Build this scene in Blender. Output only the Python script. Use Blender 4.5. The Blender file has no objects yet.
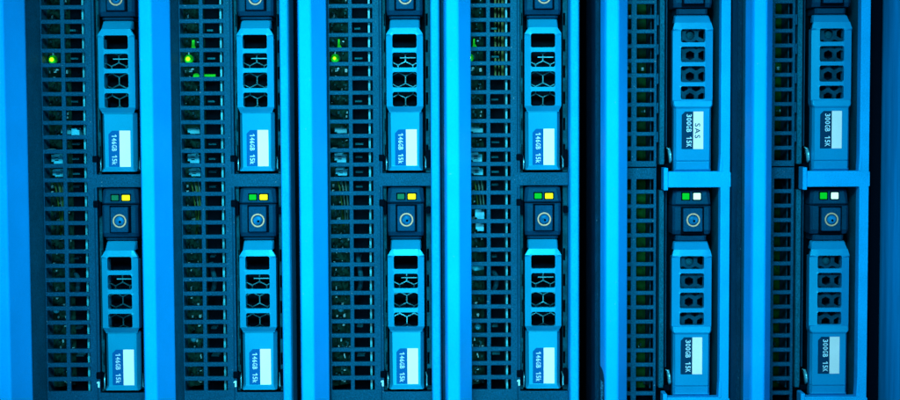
import bpy, bmesh, math, random
from mathutils import Matrix, Vector

random.seed(7)
S = 0.00032            # metres per photo pixel at the plane of the drive fronts
D = 1600.0             # camera distance in the same pixels
scn = bpy.context.scene
COL = scn.collection

# ------------------------------------------------------------------ materials
def new_mat(name):
    m = bpy.data.materials.new(name); m.use_nodes = True
    nt = m.node_tree
    return m, nt, nt.nodes["Principled BSDF"]

def painted(name, col, rough=0.45, spec=0.3, speck=0.0, speck_scale=2600, cloud=0.0, cloud_scale=130,
            bump=0.0, bump_scale=2600, metal=0.0, stretch=None, scuff=0.0):
    m, nt, b = new_mat(name)
    N, L = nt.nodes, nt.links
    b.inputs["Roughness"].default_value = rough
    b.inputs["Metallic"].default_value = metal
    b.inputs["Specular IOR Level"].default_value = spec
    if col[0] < 0.01: b.inputs["Specular Tint"].default_value = (0.04, 0.80, 1.0, 1)   # blue lacquer sheen
    tc = N.new("ShaderNodeTexCoord")
    mp = N.new("ShaderNodeMapping")
    L.new(tc.outputs["Object"], mp.inputs["Vector"])
    info = N.new("ShaderNodeObjectInfo")
    mul = N.new("ShaderNodeVectorMath"); mul.operation = 'SCALE'
    L.new(info.outputs["Location"], mul.inputs[0]); mul.inputs["Scale"].default_value = 3.7
    L.new(mul.outputs[0], mp.inputs["Location"])
    if stretch: mp.inputs["Scale"].default_value = stretch
    cur = None
    def mix(fac_socket, lo, hi):
        r = N.new("ShaderNodeMapRange")
        r.inputs["From Min"].default_value = 0.3; r.inputs["From Max"].default_value = 0.7
        r.inputs["To Min"].default_value = lo; r.inputs["To Max"].default_value = hi
        L.new(fac_socket, r.inputs["Value"])
        return r.outputs["Result"]
    val = None
    def comb(a, bsock):
        if a is None: return bsock
        mm = N.new("ShaderNodeMath"); mm.operation = 'MULTIPLY'
        L.new(a, mm.inputs[0]); L.new(bsock, mm.inputs[1]); return mm.outputs[0]
    if speck:
        n = N.new("ShaderNodeTexNoise"); n.inputs["Scale"].default_value = speck_scale
        n.inputs["Detail"].default_value = 2
        L.new(mp.outputs[0], n.inputs["Vector"])
        val = comb(val, mix(n.outputs["Fac"], 1 - speck, 1 + speck))
    if cloud:
        n = N.new("ShaderNodeTexNoise"); n.inputs["Scale"].default_value = cloud_scale
        n.inputs["Detail"].default_value = 5
        L.new(mp.outputs[0], n.inputs["Vector"])
        val = comb(val, mix(n.outputs["Fac"], 1 - cloud, 1 + cloud))
    if val is not None:
        sc = N.new("ShaderNodeVectorMath"); sc.operation = 'SCALE'
        sc.inputs[0].default_value = col[:3]
        L.new(val, sc.inputs["Scale"])
        csock = sc.outputs[0]
        if scuff:                                   # sparse pale grains of dust and wear
            n = N.new("ShaderNodeTexNoise"); n.inputs["Scale"].default_value = 1500
            n.inputs["Detail"].default_value = 4
            L.new(mp.outputs[0], n.inputs["Vector"])
            r = N.new("ShaderNodeMapRange")
            r.inputs["From Min"].default_value = 0.70; r.inputs["From Max"].default_value = 0.78
            r.inputs["To Max"].default_value = scuff
            L.new(n.outputs["Fac"], r.inputs["Value"])
            mx = N.new("ShaderNodeMix"); mx.data_type = 'RGBA'
            L.new(r.outputs["Result"], mx.inputs["Factor"])
            L.new(csock, mx.inputs["A"]); mx.inputs["B"].default_value = (0.35, 0.55, 0.6, 1)
            csock = mx.outputs["Result"]
        L.new(csock, b.inputs["Base Color"])
    else:
        b.inputs["Base Color"].default_value = (*col[:3], 1)
    if bump:
        n = N.new("ShaderNodeTexNoise"); n.inputs["Scale"].default_value = bump_scale
        n.inputs["Detail"].default_value = 3
        L.new(mp.outputs[0], n.inputs["Vector"])
        bp = N.new("ShaderNodeBump"); bp.inputs["Strength"].default_value = bump
        bp.inputs["Distance"].default_value = 0.0002
        L.new(n.outputs["Fac"], bp.inputs["Height"]); L.new(bp.outputs[0], b.inputs["Normal"])
    return m

def lamp_mat(name, col, strength, base=None):
    m, nt, b = new_mat(name)
    b.inputs["Base Color"].default_value = (*(base or col), 1)
    b.inputs["Roughness"].default_value = 0.4; b.inputs["Specular IOR Level"].default_value = 0.05
    b.inputs["Emission Color"].default_value = (*col, 1)
    b.inputs["Emission Strength"].default_value = strength
    return m

M = {}
M['rail']    = painted('rail_paint', (0.0004, 0.275, 0.74), 0.42, 0.08, speck=0.05, cloud=0.06, cloud_scale=60, bump=0.05, scuff=0.35)
M['strip']   = painted('strip_metal', (0.001, 0.30, 0.70), 0.40, 0.10, speck=0.14, cloud=0.07, bump=0.08, scuff=0.3)
M['panel']   = painted('textured_panel_paint', (0.001, 0.046, 0.112), 0.45, 0.22, speck=0.42, speck_scale=2300, cloud=0.14, bump=0.5, bump_scale=2300, scuff=0.5)
M['wall']    = painted('dark_textured_steel', (0.001, 0.080, 0.150), 0.55, 0.07, speck=0.45, speck_scale=2100, cloud=0.15, bump=0.5, bump_scale=2100, scuff=0.55)
M['handle']  = painted('carrier_plastic', (0.001, 0.220, 0.42), 0.32, 0.55, speck=0.05, cloud=0.05, bump=0.06)
M['handle2'] = painted('carrier_plastic_dull', (0.001, 0.205, 0.45), 0.31, 0.6, speck=0.05, cloud=0.05, bump=0.06)
M['housing'] = painted('housing_plastic', (0.0008, 0.034, 0.082), 0.5, 0.10, speck=0.2, cloud=0.15, bump=0.15)
M['button']  = painted('button_plastic', (0.0008, 0.045, 0.110), 0.5, 0.04, speck=0.2, cloud=0.1, bump=0.2)
M['black']   = painted('black_plastic', (0.0002, 0.002, 0.006), 0.6, 0.015, speck=0.3)
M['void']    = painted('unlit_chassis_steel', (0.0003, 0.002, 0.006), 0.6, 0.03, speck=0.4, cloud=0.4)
M['guide']   = painted('guide_rail_metal', (0.001, 0.045, 0.075), 0.5, 0.08, speck=0.3, cloud=0.45, cloud_scale=300, bump=0.2)
M['comb']    = painted('comb_metal', (0.012, 0.11, 0.15), 0.30, 0.4, cloud=0.7, cloud_scale=200, metal=0.92, bump=0.2)
M['comb2']   = painted('comb_dark', (0.001, 0.034, 0.072), 0.4, 0.12, cloud=0.4, cloud_scale=300, bump=0.2)
M['ring']    = painted('tan_ring', (0.66, 0.36, 0.23), 0.4, 0.2, speck=0.1)
M['lens']    = painted('blue_lens', (0.002, 0.12, 0.30), 0.35, 0.15, cloud=0.6, cloud_scale=420)
M['white']   = painted('label_paper', (0.86, 0.80, 0.86), 0.6, 0.1, speck=0.03, cloud=0.03)
M['white2']  = painted('label_paper_cyan', (0.75, 0.66, 0.72), 0.55, 0.1, speck=0.03, cloud=0.05)
M['ink']     = painted('label_ink', (0.001, 0.085, 0.28), 0.5, 0.08, speck=0.06)
M['ink2']    = painted('label_ink_dark', (0.001, 0.028, 0.08), 0.5, 0.08, speck=0.06)
M['text']    = painted('label_print', (0.45, 0.68, 0.85), 0.6, 0.1, speck=0.05)
M['pcb']     = painted('circuit_board_green', (0.002, 0.022, 0.018), 0.5, 0.1, speck=0.8, speck_scale=900, cloud=0.6, cloud_scale=260)
M['pcb2']    = painted('circuit_board_deep_green', (0.0008, 0.022, 0.002), 0.5, 0.05, speck=0.5, speck_scale=500, cloud=0.9, cloud_scale=45)
M['chip']    = painted('chip_black', (0.002, 0.012, 0.018), 0.4, 0.3, speck=0.3)
M['solder']  = painted('solder', (0.10, 0.34, 0.42), 0.35, 0.4, cloud=0.3)
M['conn']    = painted('connector_plastic', (0.02, 0.42, 0.62), 0.35, 0.35, cloud=0.35, cloud_scale=260, speck=0.08)
M['fin']     = painted('inner_fin_metal', (0.015, 0.33, 0.45), 0.4, 0.3, cloud=0.35, cloud_scale=160)
M['olive']   = painted('olive_board', (0.02, 0.07, 0.012), 0.5, 0.2, cloud=0.5, cloud_scale=140)
M['wire']    = painted('wire_sheath', (0.03, 0.12, 0.11), 0.4, 0.3)
M['silver']  = painted('spring_metal', (0.10, 0.50, 0.66), 0.22, 0.5, metal=0.5, cloud=0.4, cloud_scale=400)
M['post']    = painted('post_paint', (0.0006, 0.17, 0.44), 0.45, 0.1, cloud=0.25, cloud_scale=420, stretch=(1, 1, 0.05), speck=0.05)
M['flange']  = painted('flange_dark_steel', (0.0008, 0.017, 0.042), 0.55, 0.05, speck=0.45, speck_scale=2100, cloud=0.2, bump=0.4, scuff=0.4)
M['bracket'] = painted('bracket_metal', (0.003, 0.11, 0.16), 0.45, 0.2, cloud=0.4, cloud_scale=300)
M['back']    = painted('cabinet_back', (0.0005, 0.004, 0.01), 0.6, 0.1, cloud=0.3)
M['engrave'] = painted('pale_lettering', (0.03, 0.26, 0.46), 0.4, 0.3)
M['paint1']  = painted('bay_number_paint', (0.35, 0.75, 0.85), 0.6, 0.1)
M['green_off'] = lamp_mat('lamp_green_unlit', (0.0, 0.30, 0.10), 0.10, (0.005, 0.12, 0.06))
M['green_on']  = lamp_mat('lamp_green_lit', (0.0, 0.85, 0.02), 0.62, (0.0, 0.10, 0.01))
M['yellow']    = lamp_mat('lamp_yellow_lit', (1.0, 0.90, 0.002), 1.05, (0.4, 0.4, 0.005))
M['white_on']  = lamp_mat('lamp_white_lit', (0.50, 1.0, 0.80), 1.15, (0.5, 0.7, 0.6))
M['pilot']     = lamp_mat('pilot_green', (0.34, 1.0, 0.01), 2.4)
M['pipe_halo_dim'] = lamp_mat('pipe_halo_faint', (0.01, 0.50, 0.02), 0.11)
M['pipe_halo'] = lamp_mat('pipe_halo_green', (0.01, 0.50, 0.02), 0.30)

# ------------------------------------------------------------------ mesh helpers (x right, v down, d towards the camera; photo pixels)
def P(x, v, d): return (x * S, -d * S, -v * S)

def obj(name, bm, mats, parent=None, bevel=0.0, seg=2, smooth=False, angle=35):
    bmesh.ops.recalc_face_normals(bm, faces=bm.faces)
    me = bpy.data.meshes.new(name)
    bm.to_mesh(me); bm.free()
    for m in (mats if isinstance(mats, (list, tuple)) else [mats]): me.materials.append(m)
    if smooth:
        for p in me.polygons: p.use_smooth = True
    o = bpy.data.objects.new(name, me); COL.objects.link(o)
    if parent: o.parent = parent
    if bevel:
        md = o.modifiers.new('Bevel', 'BEVEL'); md.width = bevel * S; md.segments = seg
        md.limit_method = 'ANGLE'; md.angle_limit = math.radians(angle); md.harden_normals = False
        md.use_clamp_overlap = True
    return o

def box(bm, x0, x1, v0, v1, d0, d1, mi=0):
    vs = [bm.verts.new(P(x, v, d)) for x in (x0, x1) for v in (v0, v1) for d in (d0, d1)]
    for f in ((0,1,3,2),(4,6,7,5),(0,4,5,1),(2,3,7,6),(0,2,6,4),(1,5,7,3)):
        bm.faces.new([vs[i] for i in f]).material_index = mi
    return vs

def prism(bm, poly, axis, a, b, mi=0):
    """poly in the two other coordinates, extruded from a to b. axis 'v': poly is (x,d); 'd': poly is (x,v); 'x': poly is (v,d)."""
    def pt(p, t):
        if axis == 'v': return P(p[0], t, p[1])
        if axis == 'd': return P(p[0], p[1], t)
        return P(t, p[0], p[1])
    A = [bm.verts.new(pt(p, a)) for p in poly]; B = [bm.verts.new(pt(p, b)) for p in poly]
    n = len(poly)
    for i in range(n):
        bm.faces.new((A[i], A[(i+1) % n], B[(i+1) % n], B[i])).material_index = mi
    bm.faces.new(A).material_index = mi; bm.faces.new(B).material_index = mi

def loft(bm, rings, mi=0):
    R = [[bm.verts.new(P(*p)) for p in r] for r in rings]
    n = len(R[0])
    for a, b in zip(R, R[1:]):
        for i in range(n):
            bm.faces.new((a[i], a[(i+1) % n], b[(i+1) % n], b[i])).material_index = mi
    bm.faces.new(R[0]).material_index = mi; bm.faces.new(R[-1]).material_index = mi

def grid_plate(bm, xs, vs, solid, d0, d1, warp=None, mi=0):
    """a plate of cells with real openings; warp(i,j,x,v)->(x,v) shifts grid points"""
    w = warp or (lambda i, j, x, v: (x, v))
    F, B = {}, {}
    def vert(tab, i, j, d):
        if (i, j) not in tab:
            q = w(i, j, xs[i], vs[j]); tab[(i, j)] = bm.verts.new(P(q[0], q[1], d + (q[2] if len(q) > 2 and tab is F else 0)))
        return tab[(i, j)]
    nx, nv = len(xs) - 1, len(vs) - 1
    ok = lambda i, j: 0 <= i < nx and 0 <= j < nv and solid(i, j)
    hole_edges = []
    for i in range(nx):
        for j in range(nv):
            if not ok(i, j): continue
            q = [(i, j), (i+1, j), (i+1, j+1), (i, j+1)]
            bm.faces.new([vert(F, a, b, d0) for a, b in q]).material_index = mi
            bm.faces.new([vert(B, a, b, d1) for a, b in reversed(q)]).material_index = mi
            for (di, dj), (p0, p1) in (((0,-1),(q[0],q[1])), ((1,0),(q[1],q[2])), ((0,1),(q[2],q[3])), ((-1,0),(q[3],q[0]))):
                if not ok(i+di, j+dj):
                    bm.faces.new((vert(F,*p0,d0), vert(F,*p1,d0), vert(B,*p1,d1), vert(B,*p0,d1))).material_index = mi

def round_depth_edges(bm, width, seg=3, test=None):
    """round the corners of openings (edges running along the depth axis)"""
    es = []
    bmesh.ops.recalc_face_normals(bm, faces=bm.faces); bm.normal_update()
    for e in bm.edges:
        a, b = e.verts[0].co, e.verts[1].co
        if abs(a.x-b.x) < 1e-7 and abs(a.z-b.z) < 1e-7 and abs(a.y-b.y) > 1e-6:
            if len(e.link_faces) == 2 and e.calc_face_angle(0) > 0.5 and (test is None or test(a.x/S, -a.z/S)):
                es.append(e)
    bmesh.ops.bevel(bm, geom=es, offset=width*S, segments=seg, profile=0.5, affect='EDGES', clamp_overlap=True)

def cyl(bm, x, v, d0, d1, r0, r1=None, n=24, mi=0):
    r1 = r0 if r1 is None else r1
    loft(bm, [[(x+r*math.cos(t*2*math.pi/n), v+r*math.sin(t*2*math.pi/n), d) for t in range(n)] for r, d in ((r0,d0),(r1,d1))], mi)

def torus(bm, x, v, d, R, r, n=40, m=10):
    g = [[bm.verts.new(P(x+(R+r*math.cos(b))*math.cos(a), v+(R+r*math.cos(b))*math.sin(a), d+r*0.8*math.sin(b)))
          for b in [k*2*math.pi/m for k in range(m)]] for a in [k*2*math.pi/n for k in range(n)]]
    for i in range(n):
        for j in range(m):
            bm.faces.new((g[i][j], g[(i+1)%n][j], g[(i+1)%n][(j+1)%m], g[i][(j+1)%m]))

def dome(bm, x, v, d, r, h, n=24, k=5):
    rings = [[(x+r*math.cos(q)*math.cos(t*2*math.pi/n), v+r*math.cos(q)*math.sin(t*2*math.pi/n), d+h*math.sin(q)) for t in range(n)]
             for q in [i*math.pi/2/k*0.96 for i in range(k+1)]]
    loft(bm, rings)

def tube(bm, pts, r, n=8):
    pts = [Vector(P(*p)) for p in pts]
    rings = []
    for i, p in enumerate(pts):
        t = (pts[min(i+1, len(pts)-1)] - pts[max(i-1, 0)]).normalized()
        a = t.orthogonal().normalized(); b = t.cross(a)
        rings.append([bm.verts.new(p + (a*math.cos(k*2*math.pi/n) + b*math.sin(k*2*math.pi/n))*r*S) for k in range(n)])
    for A, B in zip(rings, rings[1:]):
        for k in range(n): bm.faces.new((A[k], A[(k+1)%n], B[(k+1)%n], B[k]))
    bm.faces.new(rings[0]); bm.faces.new(rings[-1])

def add_text(bm, body, x, v, length, height, d, mi, turned=True, bold=0.0, space=1.0):
    """lettering centred at x, v; turned = reading downwards with glyph tops to the right"""
    cu = bpy.data.curves.new('lettering', 'FONT'); cu.body = body; cu.size = 1.0; cu.extrude = 0.02; cu.offset = bold
    cu.space_character = space
    cu.align_x = 'LEFT'; cu.resolution_u = 3
    o = bpy.data.objects.new('lettering', cu); COL.objects.link(o)
    bpy.context.view_layer.update()
    me = bpy.data.meshes.new_from_object(o.evaluated_get(bpy.context.evaluated_depsgraph_get()))
    bpy.data.objects.remove(o); bpy.data.curves.remove(cu)
    xs = [p.co.x for p in me.vertices]; ys = [p.co.y for p in me.vertices]
    cx, cy = (min(xs)+max(xs))/2, (min(ys)+max(ys))/2
    sx, sy = length/(max(xs)-min(xs)), height/(max(ys)-min(ys))
    vm = []
    for p in me.vertices:
        a, b = (p.co.x-cx)*sx, (p.co.y-cy)*sy
        px, pv = (x+b, v+a) if turned else (x+a, v-b)
        vm.append(bm.verts.new(P(px, pv, d + (0.12 if p.co.z > 0 else -0.3))))
    for f in me.polygons:
        try: bm.faces.new([vm[i] for i in f.vertices]).material_index = mi
        except ValueError: pass
    bpy.data.meshes.remove(me)

def empty(name, x, v, d=0, label=None, cat=None, group=None):
    o = bpy.data.objects.new(name, None); COL.objects.link(o)
    o.location = ((x-450)*S, -d*S, (200-v)*S)
    o.empty_display_size = 0.01
    if label: o['label'] = label
    if cat: o['category'] = cat
    if group: o['group'] = group
    return o

def copy_tree(o, parent=None):
    c = o.copy(); COL.objects.link(c)
    if parent: c.parent = parent
    for ch in list(o.children): copy_tree(ch, c)
    return c

# ------------------------------------------------------------------ hot-swap drives
def hex_comb(bm, x0, x1, v0, v1, vrow, flat, R, inner, d0, d1, xoff=0.0):
    """honeycomb of pointy-top cells (width flat, side R); cells meet edge to edge, inner = size of the hole"""
    pitch = 1.5 * R
    tabs = {}
    def vert(x, v, d):
        x = max(-15.5, min(15.5, x))
        k = (round(x, 1), round(v, 1), d)
        if k not in tabs: tabs[k] = bm.verts.new(P(x, v, d))
        return tabs[k]
    for k in range(int((v0-vrow)/pitch)-2, int((v1-vrow)/pitch)+3):
        cv = vrow + k*pitch
        for q in range(-4, 5):
            cx = xoff + (q + (0.5 if k % 2 == 0 else 0.0)) * flat
            if not (x0 <= cx <= x1 and v0 <= cv <= v1): continue
            un = [(flat/2 if a in (1, 2) else -flat/2 if a in (4, 5) else 0, (R, R/2, -R/2, -R, -R/2, R/2)[a]) for a in range(6)]
            O = [(cx+ux, cv+uv) for ux, uv in un]; I = [(cx+ux*inner, cv+uv*inner) for ux, uv in un]
            for a in range(6):
                c = (a+1) % 6
                for q4 in ((vert(*O[a], d0), vert(*O[c], d0), vert(*I[c], d0), vert(*I[a], d0)), (vert(*I[a], d0), vert(*I[c], d0), vert(*I[c], d1), vert(*I[a], d1))):
                    u = list(dict.fromkeys(q4))
                    if len(u) >= 3 and not bm.faces.get(u): bm.faces.new(u)

def make_drive(kind):
    A = kind == 'A'
    root = empty('hard_drive', 450, 200)
    hw = 18.3 if A else 20.0                 # half width of the carrier's window frame
    Lr = 150.0 if A else 155.5
    # --- carrier: window frame, shoulder slopes and lower body
    bm = bmesh.new()
    if A: vs = [8, 14.4, 16.6, 28.2, 32.6, 47.6, 51.9, 67.4, 71.7, 86.2, 92]
    else: vs = [7, 13.6, 15.6, 26.8, 31, 46.4, 50.4, 66.4, 70.4, 83.4, 85.0]
    xs = [-hw, -12.1, 12.1, hw]
    top = 4.0 if A else 1.8
    fd = 0.0 if A else -3.0
    def warp(i, j, x, v):
        d = 0
        if j == 0: d = -1.5
        if j == 0 and i in (0, 3): x = math.copysign(hw-top, x)
        if i in (0, 3):
            if j == 0: d -= 0.3
            elif j == 1: d -= 0.5
            else: d -= 2.6
        if j == 10 and A:
            d = -6.5
            if i in (0, 3): x = math.copysign(hw-2.6, x)
        return x, v, d
    grid_plate(bm, xs, vs, lambda i, j: not (i == 1 and j in (1, 2, 4, 6, 8)), fd, fd-6, warp)
    round_depth_edges(bm, 2.05 if A else 1.9, 3, lambda x, v: abs(abs(x)-12.1) < 0.2)
    frame_bm = bm
    o = obj('carrier', frame_bm, M['handle' if A else 'handle2'], root, bevel=1.3, seg=3)
    bm = bmesh.new()
    def ring(v, f, wf, wb, back=-18, ch=4):
        return [(-wb, v, back), (-wb, v, f-ch), (-wf, v, f), (wf, v, f), (wb, v, f-ch), (wb, v, back)]
    bm.free()
    HM = M['handle' if A else 'handle2']
    for sgn in (-1, 1):                      # side cheeks behind the window frame
        bm = bmesh.new()
        prism(bm, [(sgn*(hw-0.5), 18 if A else 14), (sgn*(hw-0.5), 88), (sgn*12.9, 88), (sgn*12.9, 18 if A else 14)], 'd', fd-5.5, -20)
        obj('side_cheek', bm, HM, o, bevel=0.4)
    bm = bmesh.new()
    if A: loft(bm, [ring(-0.5, -13, 12.2, 14.6), ring(0.6, -11.4, 14.2, 15.2), ring(8.4, -1.9, 14.1, 15.4)])
    else: loft(bm, [ring(-0.5, -13, 14.6, 17.0), ring(0.6, -11, 16.4, 17.6), ring(7.4, -4.9, 17.9, 18.6)])
    obj('shoulder', bm, HM, root, bevel=1.2, seg=3, angle=14)
    bm = bmesh.new()
    if A:
        loft(bm, [ring(91.4, -7.2, 15.2, 16.8, -18, 6), ring(93.2, -7.4, 14.4, 17.4, -18, 7), ring(145.6, -7.4, 14.0, 17.4, -18, 7), ring(146.6, -6.8, 14.2, 17.4, -18, 7), ring(Lr, -3.6, 16.4, 17.6, -18, 3), ring(Lr+0.3, -5, 16.4, 17.6, -18, 3)])
    else:
        loft(bm, [ring(84.4, -3.2, 18.8, 19.8, -18, 2), ring(84.9, -2.6, 18.8, 19.8, -18, 2), ring(88.6, -1.7, 18.6, 19.8, -18, 2), ring(90.6, -1.2, 17.6, 19.2, -18, 2.4), ring(91.4, -1.6, 17.0, 18.8), ring(92.6, -2.6, 16.6, 18.6),
                  ring(Lr-11, -2.6, 16.4, 18.6), ring(Lr-10.4, -4.0, 16.4, 18.6), ring(Lr-9.8, -2.4, 16.4, 18.6), ring(Lr-3.0, -3.4, 16.4, 18.6), ring(Lr-2.2, -3.0, 17.0, 18.6, -18, 2), ring(Lr, -5.5, 17.2, 18.6, -18, 2)])
    obj('carrier_body', bm, HM, root, bevel=0.55, seg=2, angle=14)
    # --- honeycomb behind the windows
    bm = bmesh.new()
    if A: hex_comb(bm, -19, 19, 36, 90, 81.4, 14.6, 7.3, 0.925, -12, -15, xoff=0.5)
    else: hex_comb(bm, -19, 19, 12, 88, 60.6, 12.4, 7.0, 0.68, -10, -14, xoff=-2.0+6.2)
    c = obj('honeycomb', bm, M['comb' if A else 'comb2'], root)
    if A:
        bm = bmesh.new()
        box(bm, -5, 11.0, 37.2, 38.2, -9.4, -10.4)
        obj('cross_rib', bm, M['fin'], c, bevel=0.25)
    else:
        bm = bmesh.new(); dome(bm, -2.2, 20, -10.5, 4.2, 3.0)
        obj('rivet', bm, M['guide'], c, smooth=True)
    bm = bmesh.new(); box(bm, -12.7, 12.7, 9, 91, -30, -40)
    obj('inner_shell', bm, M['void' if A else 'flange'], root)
    # --- release button and its housing
    b0, b1 = (-37.2, -4.8) if A else (-36.5, -8)
    hh = 18 if A else 19.2
    bm = bmesh.new()
    y = b0
    loft(bm, [ring(b0, -7, hh-2.5, hh, -45, 3), ring(b0+2.2, -5.2, hh-2.5, hh, -45, 3), ring(b1-4.5, -5.2, hh-2.5, hh, -45, 3), ring(b1, -9, hh-2.5, hh-0.4, -45, 3)])
    h = obj('button_housing', bm, M['housing'], root, bevel=0.5, angle=20)
    bm = bmesh.new()
    loft(bm, [ring(b1+0.6, -13, 13, 15.5, -45, 3), ring(b1+1.6, -9.5, 13, 15.5, -45, 3), ring(-1.6, -10.5, 13, 15.5, -45, 3), ring(-0.9, -15, 13, 15.5, -45, 3)])
    obj('housing_lip', bm, M['housing'], root, bevel=0.5, angle=20)
    rx, rv = (1.0, -21.6) if A else (0.4, -23)
    bx0, bx1 = (-8.2, 9.4) if A else (-9.5, 9.8)
    bm = bmesh.new(); box(bm, bx0-1.8, bx1+2.2, b0+0.4, b1-4.4 + (0 if A else 4), -4.9, -6)
    obj('button_gap', bm, M['black'], h)
    bm = bmesh.new(); box(bm, bx0, bx1, b0+1.8, b1-5.4 + (0 if A else 2), 0.6, -5.5)
    bt = obj('release_button', bm, M['button'], root, bevel=1.0, seg=3)
    bm = bmesh.new(); torus(bm, rx, rv, 0.8, 6.1, 0.8); obj('ring', bm, M['ring'], bt, smooth=True)
    bm = bmesh.new(); dome(bm, rx, rv, 0.55, 4.6, 1.6); obj('lens', bm, M['lens'], bt, smooth=True)
    bm = bmesh.new(); cyl(bm, rx+0.6, rv+0.8, 0.8, 2.35, 1.5, 1.2, 12); obj('pin', bm, M['black'], bt, bevel=0.2)
    # --- lamp panel
    l0, l1 = (-54.0, -37.9) if A else (-53.5, -37.2)
    lw = 18.2 if A else 19.0
    bm = bmesh.new()
    loft(bm, [ring(l0, -12, lw-4, lw-1.5, -45, 4), ring(l0+1.8, -8.2, lw-4.6, lw-0.6, -45, 4), ring(l1-1.6, -6.6, lw-2.6, lw+0.4, -45, 4), ring(l1, -9, lw-2.6, lw+0.4, -45, 4)])
    lp = obj('lamp_panel', bm, M['housing'], root, bevel=0.5, angle=15)
    for (a, b) in (((-8.3, -1.1), (2.3, 10.2)) if A else ((-9.6, -2.6), (1.5, 8.8))):
        bm = bmesh.new(); box(bm, a-1.1, b+1.1, -48.3 if A else -50.7, -40.6 if A else -42.0, -6.7, -8.5)
        obj('lamp_bezel', bm, M['black'], lp, bevel=0.4)
        bm = bmesh.new(); box(bm, a, b, -47.2 if A else -49.6, -41.7 if A else -43.1, -5.9, -8)
        obj('status_lamp', bm, M['green_on'], root, bevel=0.7, seg=2)
    # --- printed label
    obj('label', label_mesh(kind), label_mats(kind), root)
    return root

def label_mats(kind): return [M['white' if kind == 'A' else 'white2'], M['ink' if kind == 'A' else 'ink2'], M['text']]

def add_row(bm, body, x, v0, v1, height, d, mi):
    """evenly spaced lettering reading downwards, glyph tops to the right"""
    step = (v1-v0)/len(body)
    for k, ch in enumerate(body):
        c = v0 + step*(k+0.5)
        if ch == ' ': continue
        if ch == '1':
            t = 0.42
            prism(bm, [(x-height/2, c-t+0.3), (x+height/2, c-t+0.3), (x+height/2, c+t+0.3), (x-height/2, c+t+0.3)], 'd', d+0.12, d-0.3, mi)
            prism(bm, [(x+height/2, c-t+0.35), (x+height/2-0.8, c-t+0.35), (x+height/2-1.9, c-t-0.85), (x+height/2-1.0, c-t-0.95)], 'd', d+0.13, d-0.3, mi)
        else:
            hh = height*(0.97 if ch != 'k' else 1.0)
            add_text(bm, ch, x, c, step*0.78, hh, d, mi, True, 0.012)

def label_mesh(kind, extra=None):
    bm = bmesh.new()
    if kind == 'A':
        x0, xm, x1, v0, v1, d, ch = -10.2, 0.8, 11.6, 109.2, 145.4, -7.1, 3.6
    else:
        x0, xm, x1, v0, v1, d, ch = -11.2, 0.4, 10.4, 95.6, 133.0, -2.2, 3.4
    prism(bm, [(xm, v0), (xm, v1), (x1, v1), (x1, v0)], 'd', d, d-1.2, 0)
    prism(bm, [(x0+ch, v0), (xm-0.05, v0), (xm-0.05, v1), (x0, v1), (x0, v0+ch)], 'd', d+0.02, d-1.2, 1)
    if kind == 'A': add_row(bm, '146GB 15k', -4.5, v0+3.6, v1-1.6, 4.9, d+0.02, 2)
    else: add_row(bm, '300GB 15K', -3.8, v0+2.2, v1-1.6, 5.2, d+0.02, 2)
    if extra: add_text(bm, extra, 4.6, (v0+v1)/2 + 0.5, 15.0, 5.4, d, 1, True, 0.012, 1.25)
    return bm

# ------------------------------------------------------------------ servers
ROWS = [8.3 + 14.39*k for k in range(-8, 27)]
VTOP, VBOT = -130, 540

def rail_profile():
    return [(-98.6, 64), (-97.4, 91), (-96.2, 95.6), (-95.2, 96.4), (-86.2, 97), (-84.4, 96), (-83.4, 93.5), (-73.2, 65.5), (-72.8, 63), (-73.6, 60), (-77.5, 57), (-90, 58)]

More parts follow.
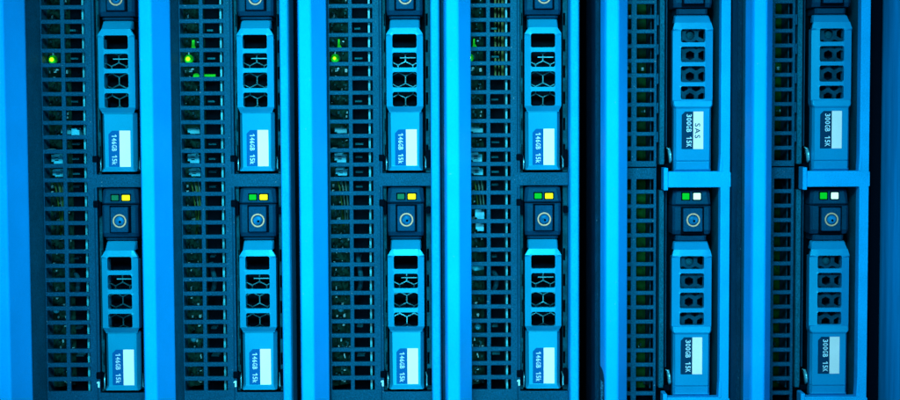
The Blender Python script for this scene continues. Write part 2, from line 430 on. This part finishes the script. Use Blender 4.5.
def make_server(kind):
    A = kind == 'A'
    root = empty('rack_server', 450, 200)
    off = lambda v: v - 200
    # front panel with ventilation slots and drive bays
    if A: cols = [(-75.4, -56.5), (-52.5, -32.4)]; xs = [-76.6, -75.4, -56.5, -52.5, -32.4, -22.9, 25.6]; hh = 10.2
    else: cols = [(-75.2, -61.2), (-55.6, -38.4)]; xs = [-76.6, -75.2, -61.2, -55.6, -38.4, -35.6]; hh = 10.6
    rows = ROWS if A else [5.6 + 14.6*k for k in range(-8, 11)] + [180.5 + 14.6*k for k in range(16)]
    bays = [(-37.5, 173.2), (186.2, 394.5)]
    vs = sorted({VTOP, VBOT, *[r for r in rows], *[r+hh for r in rows], *([b for q in bays for b in q] if A else [])})
    clean = [vs[0]]
    for v in vs[1:]:
        if v - clean[-1] > 0.05: clean.append(v)
    vs = clean
    def solid(i, j):
        x = (xs[i]+xs[i+1])/2; v = (vs[j]+vs[j+1])/2
        if any(a < x < b for a, b in cols) and any(r < v < r+hh for r in rows): return False
        if A and x > -22.9 and any(a < v < b for a, b in bays): return False
        return True
    bm = bmesh.new()
    grid_plate(bm, xs, [off(v) for v in vs], solid, -7, -12)
    pn = obj('front_panel', bm, M['panel'], root, bevel=1.0, seg=2)
    if A:
        bm = bmesh.new()
        box(bm, -25.9, -24.7, off(VTOP), off(173), -6.2, -8); box(bm, -25.9, -24.7, off(187), off(VBOT), -6.2, -8)
        obj('seam_ridge', bm, M['housing'], pn, bevel=0.4)
        for v0, v1, side in ((154.5, 161, 0), (199.5, 206.5, 0), (373, 380, 0), (207, 214, 1), (150, 168, 1), (372, 388, 1)):
            bm = bmesh.new()
            if side == 0:
                box(bm, -26.6, -21.2, off(v0), off(v1), -5.4, -14); box(bm, -22.2, -19.5, off(v0+1.5), off(v1+9), -9, -16)
            else:
                box(bm, 20.8, 25.2, off(v0), off(v1), -6, -18)
            obj('latch', bm, M['black'], root, bevel=0.9)
        for v0, v1 in ((157, 170), (376, 391)):
            bm = bmesh.new()
            tube(bm, [(19.6, off(v0), -15), (20.6, off(v0+4), -9), (20.4, off(v1-3), -8.2), (19.6, off(v1), -12)], 0.9)
            obj('spring_clip', bm, M['silver'], root, smooth=True)
            bm = bmesh.new()
            tube(bm, [(-19.4, off(v0), -15), (-19.2, off(v0+4), -10), (-19.2, off(v1), -10.5)], 0.7)
            obj('spring_clip', bm, M['silver'], root, smooth=True)
        # slotted guide rails on both sides of the bays
        for x0, x1, sl in ((-22.6, -19.6, (-20.9, -19.9)), (20.6, 25.2, (20.9, 23.1))):
            slots = [c + 26.3*k for c in (13.5,) for k in range(-2, 15)]
            slots = [s for s in slots if not (160 < s < 225)]
            bm = bmesh.new()
            gx = [x0, sl[0], sl[1], x1]
            for lo, hi in ((-37, 173), (186.5, 394)):
                gv = sorted({lo, hi, *[s for s in slots if lo < s < hi-13], *[s+12.4 for s in slots if lo < s < hi-13]})
                grid_plate(bm, gx, [off(v) for v in gv], lambda i, j: not (i == 1 and any(s < (gv[j]+gv[j+1])/2 < s+12.4 for s in slots)), -15, -19)
            obj('guide_rail', bm, M['guide'], root, bevel=0.3)
        bm = bmesh.new()                           # back plates of the bays
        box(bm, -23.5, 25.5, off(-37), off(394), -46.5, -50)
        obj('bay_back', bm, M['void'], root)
        bm = bmesh.new()
        y1 = off(385.6)
        prism(bm, [(-25.0, y1-3.0), (-23.3, y1-3.0), (-23.3, y1+3.1), (-25.0, y1+3.1), (-25.0, y1-1.2), (-26.2, y1-0.9), (-26.2, y1-2.0)], 'd', -6.1, -7.2)
        obj('bay_number', bm, M['paint1'], root)
    else:
        bm = bmesh.new()                           # retaining hooks along the slots
        for k, r in enumerate(rows):
            if k % 2 == 0 or r > 176: continue
            box(bm, -35.5, -33.6, off(r-4), off(r+6.5), -8, -16)
        obj('retaining_hook', bm, M['panel'], pn, bevel=0.5)
        bm = bmesh.new()
        box(bm, -76.2, -36, off(167.8), off(169.2), -6.8, -7.4); obj('panel_seam', bm, M['black'], pn)
        bm = bmesh.new()                           # moulded channel beside the bays
        prism(bm, [(-32.4, -26), (-31.6, -15), (-27.4, -13.5), (-26.6, -15), (-26.4, -26)], 'v', off(VTOP), off(166))
        prism(bm, [(-32.4, -26), (-31.6, -15), (-27.4, -13.5), (-26.6, -15), (-26.4, -26)], 'v', off(192), off(393))
        obj('channel_moulding', bm, M['wall'], root, bevel=0.4)
        bm = bmesh.new()
        box(bm, -25.4, -24.4, off(VTOP), off(148), -14, -26); box(bm, -25.4, -24.4, off(192), off(372), -14, -26)
        obj('channel_lip', bm, M['housing'], root, bevel=0.3)
        for v0 in (149.5, 374):
            bm = bmesh.new()
            loft(bm, [[(-24.6+dx, off(v0)+dv, dd) for dx, dd in ((0, -14), (1.2, -9), (2.6, -8.5), (3.2, -14))] for dx0, dv in ((0, 0),)] +
                     [[(-24.0+dx, off(v0)+6, dd) for dx, dd in ((0, -14), (1.0, -5), (3.0, -4.5), (3.6, -14))],
                      [(-23.4+dx, off(v0)+12, dd) for dx, dd in ((0, -14), (0.8, -5.5), (2.8, -5), (3.2, -14))],
                      [(-22.8+dx, off(v0)+15, dd) for dx, dd in ((0, -14), (0.6, -10), (1.8, -10), (2.0, -14))]])
            tube(bm, [(-25.2, off(v0)-0.5, -10), (-23.8, off(v0)+0.4, -8.5), (-22.4, off(v0)+3, -8)], 0.6)
            obj('spring_latch', bm, M['silver'], root, smooth=True)
            bm = bmesh.new(); box(bm, -27.5, -20.6, off(v0+15.5), off(v0+21), -9, -24)
            obj('latch_stop', bm, M['black'], root, bevel=0.8)
        # dividing frame with cross arms
        bm = bmesh.new()
        arms = [(-55, -39.5), (172.4, 188.2), (399.3, 415)]
        fv = sorted({VTOP, VBOT, *[a for q in arms for a in q]})
        grid_plate(bm, [-25.6, 26.6, 36.0], [off(v) for v in fv], lambda i, j: i == 1 or any(a < (fv[j]+fv[j+1])/2 < b for a, b in arms), 6, -8)
        fr = obj('divider_frame', bm, M['strip'], root, bevel=0.8)
        for a, b in arms:
            bm = bmesh.new(); box(bm, -30.2, -25.9, off(a-3.8), off(b+2.8), 7.4, -12)
            obj('frame_hook', bm, M['strip'], fr, bevel=0.7)
            bm = bmesh.new(); box(bm, 34.4, 36.6, off(a+0.8), off(b-0.4), 7.0, 3)
            obj('arm_end', bm, M['strip'], fr, bevel=0.5)
            bm = bmesh.new()
            prism(bm, [(26.4, off(a-17)), (28.4, off(a-16)), (28.6, off(a+0.6)), (25.4, off(a+0.6))], 'd', 6.6, -6)
            obj('gusset', bm, M['strip'], fr, bevel=0.6)
        bm = bmesh.new(); box(bm, 26.8, 35.8, off(VTOP), off(VBOT), -8.2, -60)
        obj('frame_web', bm, M['wall'], fr)
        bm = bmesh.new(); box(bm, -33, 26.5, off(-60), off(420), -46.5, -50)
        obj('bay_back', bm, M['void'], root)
    if A:
        bm = bmesh.new()
        prism(bm, [(25.8, -30), (25.8, 11), (26.6, 14), (27.4, 15), (33.2, 15), (34.4, 14), (35.4, 10), (35.8, -30)], 'v', off(VTOP), off(VBOT))
        obj('edge_strip', bm, M['strip'], root, bevel=0.4)
    # tall painted rail on its dark wall
    bm = bmesh.new(); prism(bm, rail_profile(), 'v', off(VTOP), off(VBOT))
    obj('side_rail', bm, M['rail'], root, bevel=1.0, seg=3, angle=18)
    bm = bmesh.new(); box(bm, -96.6, -76.8, off(VTOP), off(VBOT), 60, -60)
    w = obj('side_wall', bm, M['wall'], root)
    bm = bmesh.new(); box(bm, -101.3, -96.8, off(VTOP), off(VBOT), 40, -60)
    obj('wall_flange', bm, M['flange'], w, bevel=0.8)
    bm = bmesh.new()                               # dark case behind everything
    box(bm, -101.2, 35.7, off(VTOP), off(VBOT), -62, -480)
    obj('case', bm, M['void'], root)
    # inner fin behind the second slot column
    bm = bmesh.new()
    if A: box(bm, -37.0, -35.0, off(VTOP), off(394), -16, -56)
    else: box(bm, -40.6, -39.6, off(VTOP), off(394), -18, -56)
    obj('inner_fin', bm, M['fin' if A else 'comb2'], root, bevel=0.2)
    # circuit board with chips
    bm = bmesh.new()
    if A: prism(bm, [(-78, -38), (-77.5, -36.5), (-58, -56), (-58.5, -58)], 'v', off(VTOP), off(394))
    else: box(bm, -76, -42, off(VTOP), off(398), -44, -47)
    add_chips(bm, 11, A)
    return root, obj('circuit_board', bm, [M['pcb' if A else 'pcb2'], M['chip'], M['solder']], root)

def add_chips(bm, seed, A):
    """small soldered pieces that are one with the board (slot 1 chips, slot 2 solder)"""
    rnd = random.Random(seed)
    for k in range(260 if A else 60):
        v = rnd.uniform(-20, 392) - 200
        x = rnd.uniform(-76, -61) if A else rnd.uniform(-74, -44)
        d = (-36.5 - (x+77.5)*1.0) if A else -43.5
        s = rnd.uniform(0.6, 2.4); t = rnd.uniform(0.6, 3.5)
        box(bm, x, x+s, v, v+t, d-4, d+rnd.uniform(0.6, 5.0), 1 if rnd.random() < 0.72 else 2)

def connector(root, x, v, w, h, d, mat='conn', pins=True):
    """a small plug housing with a stepped front and pin slots"""
    bm = bmesh.new()
    v -= 200
    prism(bm, [(x, v), (x+w*0.7, v), (x+w*0.7, v+h*0.2), (x+w, v+h*0.2), (x+w, v+h), (x+w*0.2, v+h), (x+w*0.2, v+h*0.8), (x, v+h*0.8)], 'd', d, d-18)
    c = obj('connector', bm, M[mat], root, bevel=0.6)
    if pins:
        bm = bmesh.new()
        for k in range(2):
            box(bm, x+w*0.3, x+w*0.62, v+h*(0.3+0.26*k), v+h*(0.42+0.26*k), d+0.15, d-1)
        obj('pin_slot', bm, M['guide'], c)
    return c

def cable(root, pts, r, mat='wire'):
    bm = bmesh.new(); tube(bm, [(x, v-200, d) for x, v, d in pts], r)
    return obj('cable', bm, M[mat], root, smooth=True)

CENTRES = [118.3, 256.6, 405.4, 543.2, 692.9, 831.2]
SLABELS = [
    'leftmost rack server, wide rail at picture edge, green pilot lamp behind its grille',
    'second rack server from the left, green lit light guide glowing behind its grille',
    'third rack server from the left, pale plugs and yellow green pilot lamp behind grille',
    'fourth rack server from the left, standing left of the wide black gap',
    'rack server with blue cross arms, standing right of the wide black gap',
    'rightmost rack server with blue cross arms, beside the dark cabinet post',
]
sA, boardA = make_server('A')
sB, boardB = make_server('B')
servers, boards = [], []
for i, cx in enumerate(CENTRES):
    src = sA if i < 4 else sB
    r = src if i in (0, 4) else copy_tree(src)
    r.location = ((cx-450)*S, 0, 0)
    r['label'] = SLABELS[i]; r['category'] = 'server'; r['group'] = 'rack servers standing side by side'
    servers.append(r)

for i in range(4):
    r = servers[i]
    bm = bmesh.new(); dome(bm, -72.0 - (1.6 if i == 3 else 0), 57.4-200, -33, 1.6 if i == 2 else 2.2, 2.6, 14)
    pl = obj('pilot_lamp', bm, M['pilot'], r, smooth=True)
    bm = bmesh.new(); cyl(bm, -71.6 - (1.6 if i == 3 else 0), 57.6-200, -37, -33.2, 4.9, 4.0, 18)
    obj('lamp_halo', bm, M['pipe_halo' if i == 1 else 'pipe_halo_dim'], pl, bevel=0.5)  # green halo of the pilot lamp, its glow built as an emissive disc
    bm = bmesh.new()
    if i: prism(bm, [(q[0], q[1]-200) for q in [(-68.6, 38), (-66.2 - (1.0 if i > 1 else 0), 38), (-66.2 - (0.8 if i > 1 else 0), 43), (-65.2, 46), (-65.2, 49), (-69.4, 49), (-69.4, 46)]], 'd', -40, -42)
    else: prism(bm, [(q[0], q[1]-200) for q in [(-70.8, 46.2), (-69.0, 46.2), (-69.0, 47.3), (-66.6, 47.3), (-66.6, 48.7), (-70.8, 48.7)]], 'd', -40, -42)
    obj('light_pipe', bm, M['pipe_halo'], r)
    if i == 1:
        bm = bmesh.new()
        cyl(bm, -63.5, 75-200, -34, -31, 3.2, None, 16); box(bm, -58, -44, 73-200, 75.4-200, -34, -31)
        obj('light_pipe', bm, M['pipe_halo_dim'], r)
    connector(r, -72.5, 153.5, 12, 9.5, -25)
    connector(r, -71.5, 168.8, 12, 7.6, -25)
    connector(r, -72 if i else -62, 127.5, 12.5, 5.8, -24, 'fin', False)
    connector(r, -75, 148.0, 7, 4.5, -20, 'solder', False)
    if i == 0: connector(r, -50.5, 127, 8.2, 9, -20, 'conn', False)
    if i in (0, 1):
        cable(r, [(-66, 176, -22), (-63, 186, -20), (-60, 200, -20), (-62, 216, -24), (-66, 240, -30)], 0.9, 'olive')
    for k in range(3):
        cable(r, [(-70+4*k, 178, -22), (-67+3.2*k, 188, -20-k), (-65+3*k, 206, -22), (-64+2*k, 228, -28)], 0.8, 'wire' if k else 'olive')
    cable(r, [(-50, 274-10*i % 30, -24), (-46, 280, -20), (-47, 289, -22), (-51, 298, -30)], 2.6, 'guide')
    bm = bmesh.new(); dome(bm, -70+1.5*i, (312, 342, 312, 331)[i]-200, -24, 3.4, 4, 14); obj('capacitor', bm, M['conn'], r, smooth=True)
    if i == 3:
        connector(r, -68, 210.5, 9.5, 10.5, -17, 'conn', False)
        connector(r, -67.5, 224, 8.5, 9, -17, 'conn', False)
        cable(r, [(-74, 268, -22), (-68, 271, -19), (-60, 270, -22)], 2.6, 'conn')
        bm = bmesh.new()
        for k, (a, b) in enumerate(((-47.5, -45.8), (-43.6, -42.4), (-40.4, -38.0))): box(bm, a, b, -330, 76-200, -26-4*k, -56)
        obj('board_edge', bm, M['olive'], r)
    for k, w in ((1, 6), (3, 8), (6, 7), (9, 8), (10, 7), (11, 7.5), (12, 7), (17, 5), (22, 6), (24, 8)):
        v = 8.3 + 14.39*k + 4.2 + 0.6*((k*7+i) % 3)
        bm = bmesh.new(); box(bm, -51, -51+w, v-200, v+2.0-200, -24, -34); obj('inner_bracket', bm, M['bracket'], r, bevel=0.3)

# dark badge with small pale lettering on the flank of the first divided server's rail
bm = bmesh.new()
arc = [(357 + 9*(1-math.cos(a)), 65 + 27*math.sin(a)) for a in [k*math.pi/2/6 for k in range(7)]]
def flank(d): return -98.75 + (d-64)*(1.2/27)
fr = [(v, d) for v, d in arc] + [(430, 92), (430, 65)]
A0 = [bm.verts.new(P(flank(d)-0.35, v-200, d)) for v, d in fr]; B0 = [bm.verts.new(P(flank(d)+0.6, v-200, d)) for v, d in fr]
bm.faces.new(A0); bm.faces.new(B0)
for k in range(len(fr)): bm.faces.new((A0[k], A0[(k+1) % len(fr)], B0[(k+1) % len(fr)], B0[k]))
bd = obj('rail_badge', bm, M['flange'], servers[4])
bm = bmesh.new()
rnd = random.Random(3)
def stroke(v0, v1, d0, d1):
    pts = [(v0, d0), (v1, d0), (v1, d1), (v0, d1)]
    A1 = [bm.verts.new(P(flank(d)-0.6, v-200, d)) for v, d in pts]; B1 = [bm.verts.new(P(flank(d)-0.2, v-200, d)) for v, d in pts]
    bm.faces.new(A1); bm.faces.new(B1)
    for k in range(4): bm.faces.new((A1[k], A1[(k+1) % 4], B1[(k+1) % 4], B1[k]))
v = 369.5
while v < 402:
    h = rnd.uniform(1.5, 2.4); hi = rnd.uniform(82, 89)
    stroke(v, v+0.7, 72, hi)
    stroke(v+0.7, v+h, rnd.choice((72, 78)), rnd.choice((76, 82)))
    if rnd.random() < 0.5: stroke(v+h-0.6, v+h, 82.2, hi+0.3)
    v += h + rnd.uniform(0.35, 0.7)
obj('lettering', bm, M['engrave'], bd)

# ------------------------------------------------------------------ place the drives
dA, dB = make_drive('A'), make_drive('B')
BAYS_A, BAYS_B = (20.2, 241.2), (17.2, 244.2)
ORD = ['leftmost', 'second from left', 'third from left', 'fourth from left', 'fifth from left', 'rightmost']
LAMPS = [('green_off', 'yellow'), ('green_on', 'yellow'), ('green_off', 'yellow'), ('green_on', 'yellow'), ('green_on', 'white_on'), ('green_on', 'white_on')]
ORDL = ['leftmost server', 'second server from left', 'third server from left', 'fourth server from left', 'server right of the black gap', 'rightmost server']
WORDS = ['unlit green and lit yellow lamps', 'lit green and yellow lamps', 'unlit green and lit yellow lamps', 'lit green and yellow lamps',
         'green and white lamps', 'green and white lamps']
first = {'A': True, 'B': True}
for i, cx in enumerate(CENTRES):
    kind = 'A' if i < 4 else 'B'
    for j in range(2):
        src = dA if kind == 'A' else dB
        r = src if first[kind] else copy_tree(src)
        first[kind] = False
        r.location = ((cx-450)*S, 0, (200-(BAYS_A if kind == 'A' else BAYS_B)[j])*S)
        cap = '146GB' if kind == 'A' else '300GB'
        if j == 1: lab = f'{cap} drive with {WORDS[i]}, lower bay of {ORDL[i]}'
        elif i == 4: lab = '300GB drive whose label also reads SAS, upper bay of server right of black gap'
        else: lab = f'{cap} drive cut by top picture edge, upper bay of {ORDL[i]}'
        r['label'] = lab; r['category'] = 'hard drive'; r['group'] = 'hot-swap hard drives in the server bays'
        lamps = [c for c in r.children if c.name.startswith('status_lamp')]
        lamps.sort(key=lambda o: sum(v.co.x for v in o.data.vertices))
        for o, mn in zip(lamps, LAMPS[i]):
            o.material_slots[0].link = 'OBJECT'; o.material_slots[0].material = M[mn]
        if i == 4 and j == 0: sas_drive = r
lb = [c for c in sas_drive.children if c.name.startswith('label')][0]
bmx = label_mesh('B', 'SAS'); bmesh.ops.recalc_face_normals(bmx, faces=bmx.faces)
me = bpy.data.meshes.new('label'); bmx.to_mesh(me); bmx.free()
for m in label_mats('B'): me.materials.append(m)
lb.data = me

# ------------------------------------------------------------------ cabinet post at the right and the cabinet's back
bm = bmesh.new()
prof = [(886, -62), (887.5, -42), (890, -26), (895, -10), (903, 8), (916, 24), (936, 36), (962, 42), (990, 38), (990, -70), (880, -70)]
prism(bm, [(x-450, d) for x, d in prof], 'v', VTOP-200, VBOT-200)
post = obj('cabinet_post', bm, M['post'], None, smooth=True)
md = post.modifiers.new('Split', 'EDGE_SPLIT'); md.split_angle = math.radians(50)
bm = bmesh.new(); box(bm, 868.4-450, 886.8-450, VTOP-200, VBOT-200, -24, -66)  # black plate standing in for the shade in the gap beside the post
obj('gap_shade', bm, M['black'], post)
post['label'] = 'smooth dark blue rounded cabinet post along the right edge of the picture'; post['category'] = 'cabinet post'
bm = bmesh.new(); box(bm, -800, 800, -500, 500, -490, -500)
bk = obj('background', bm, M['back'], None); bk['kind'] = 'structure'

# ------------------------------------------------------------------ light
def spot(name, x, v, d, tx, tv, watts, angle, blend, size, col):
    L = bpy.data.lights.new(name, 'SPOT'); L.energy = watts; L.color = col
    L.spot_size = math.radians(angle); L.spot_blend = blend; L.shadow_soft_size = size*S
    o = bpy.data.objects.new(name, L); COL.objects.link(o)
    o.location = Vector(P(x-450, v-200, d))
    o.rotation_euler = (Vector(P(tx-450, tv-200, 0)) - o.location).to_track_quat('-Z', 'Y').to_euler()
    return o
CYAN = (0.40, 0.92, 1.0)
spot('lamp', 400, -330, 1250, 410, 200, 8.4, 50, 1.0, 130, CYAN)
spot('lamp', 430, 640, 1350, 420, 200, 3.2, 50, 1.0, 130, (0.28, 0.92, 1.0))
spot('lamp', 1250, 120, 900, 390, 200, 4.2, 27, 1.0, 150, (0.12, 0.97, 1.0))  # unseen spot, added to brighten the rails' right-facing slopes
spot('lamp', -350, 150, 1000, 460, 200, 2.7, 42, 1.0, 150, (0.15, 0.95, 1.0))
SL = bpy.data.lights.new('strip_fill', 'AREA'); SL.shape = 'RECTANGLE'; SL.size = 1150*S; SL.size_y = 150*S; SL.energy = 0.50  # unseen strip light, added for highlights along the drive handles
SL.color = (0.2, 0.95, 1.0); SL.spread = math.radians(110)
so = bpy.data.objects.new('strip_fill', SL); COL.objects.link(so)
so.location = Vector(P(430-450, -330-200, 1250))
so.rotation_euler = (Vector(P(-20, 0, 0)) - so.location).to_track_quat('-Z', 'Y').to_euler()

w = bpy.data.worlds.new("World"); scn.world = w; w.use_nodes = True
bg = w.node_tree.nodes["Background"]
bg.inputs["Color"].default_value = (0.0, 0.42, 1.0, 1); bg.inputs["Strength"].default_value = 0.25

# ------------------------------------------------------------------ camera
cam = bpy.data.cameras.new('camera'); co = bpy.data.objects.new('camera', cam); COL.objects.link(co)
th = math.radians(3.5); roll = 0.0045
fwd = Vector((0, math.cos(th), -math.sin(th)))
loc = -fwd * D * S
co.matrix_world = Matrix.Translation(loc) @ Matrix.Rotation(math.radians(90)-th, 4, 'X') @ Matrix.Rotation(-roll, 4, 'Z')
cam.sensor_width = 36; cam.lens = 36*D/900
cam.clip_start = 0.01; cam.clip_end = 100
cam.dof.use_dof = True; cam.dof.focus_distance = D*S; cam.dof.aperture_fstop = 8.5
scn.camera = co

scn.render.engine = 'CYCLES'
scn.cycles.max_bounces = 6
scn.view_settings.view_transform = 'Standard'
scn.view_settings.look = 'None'
scn.view_settings.exposure = 0.0
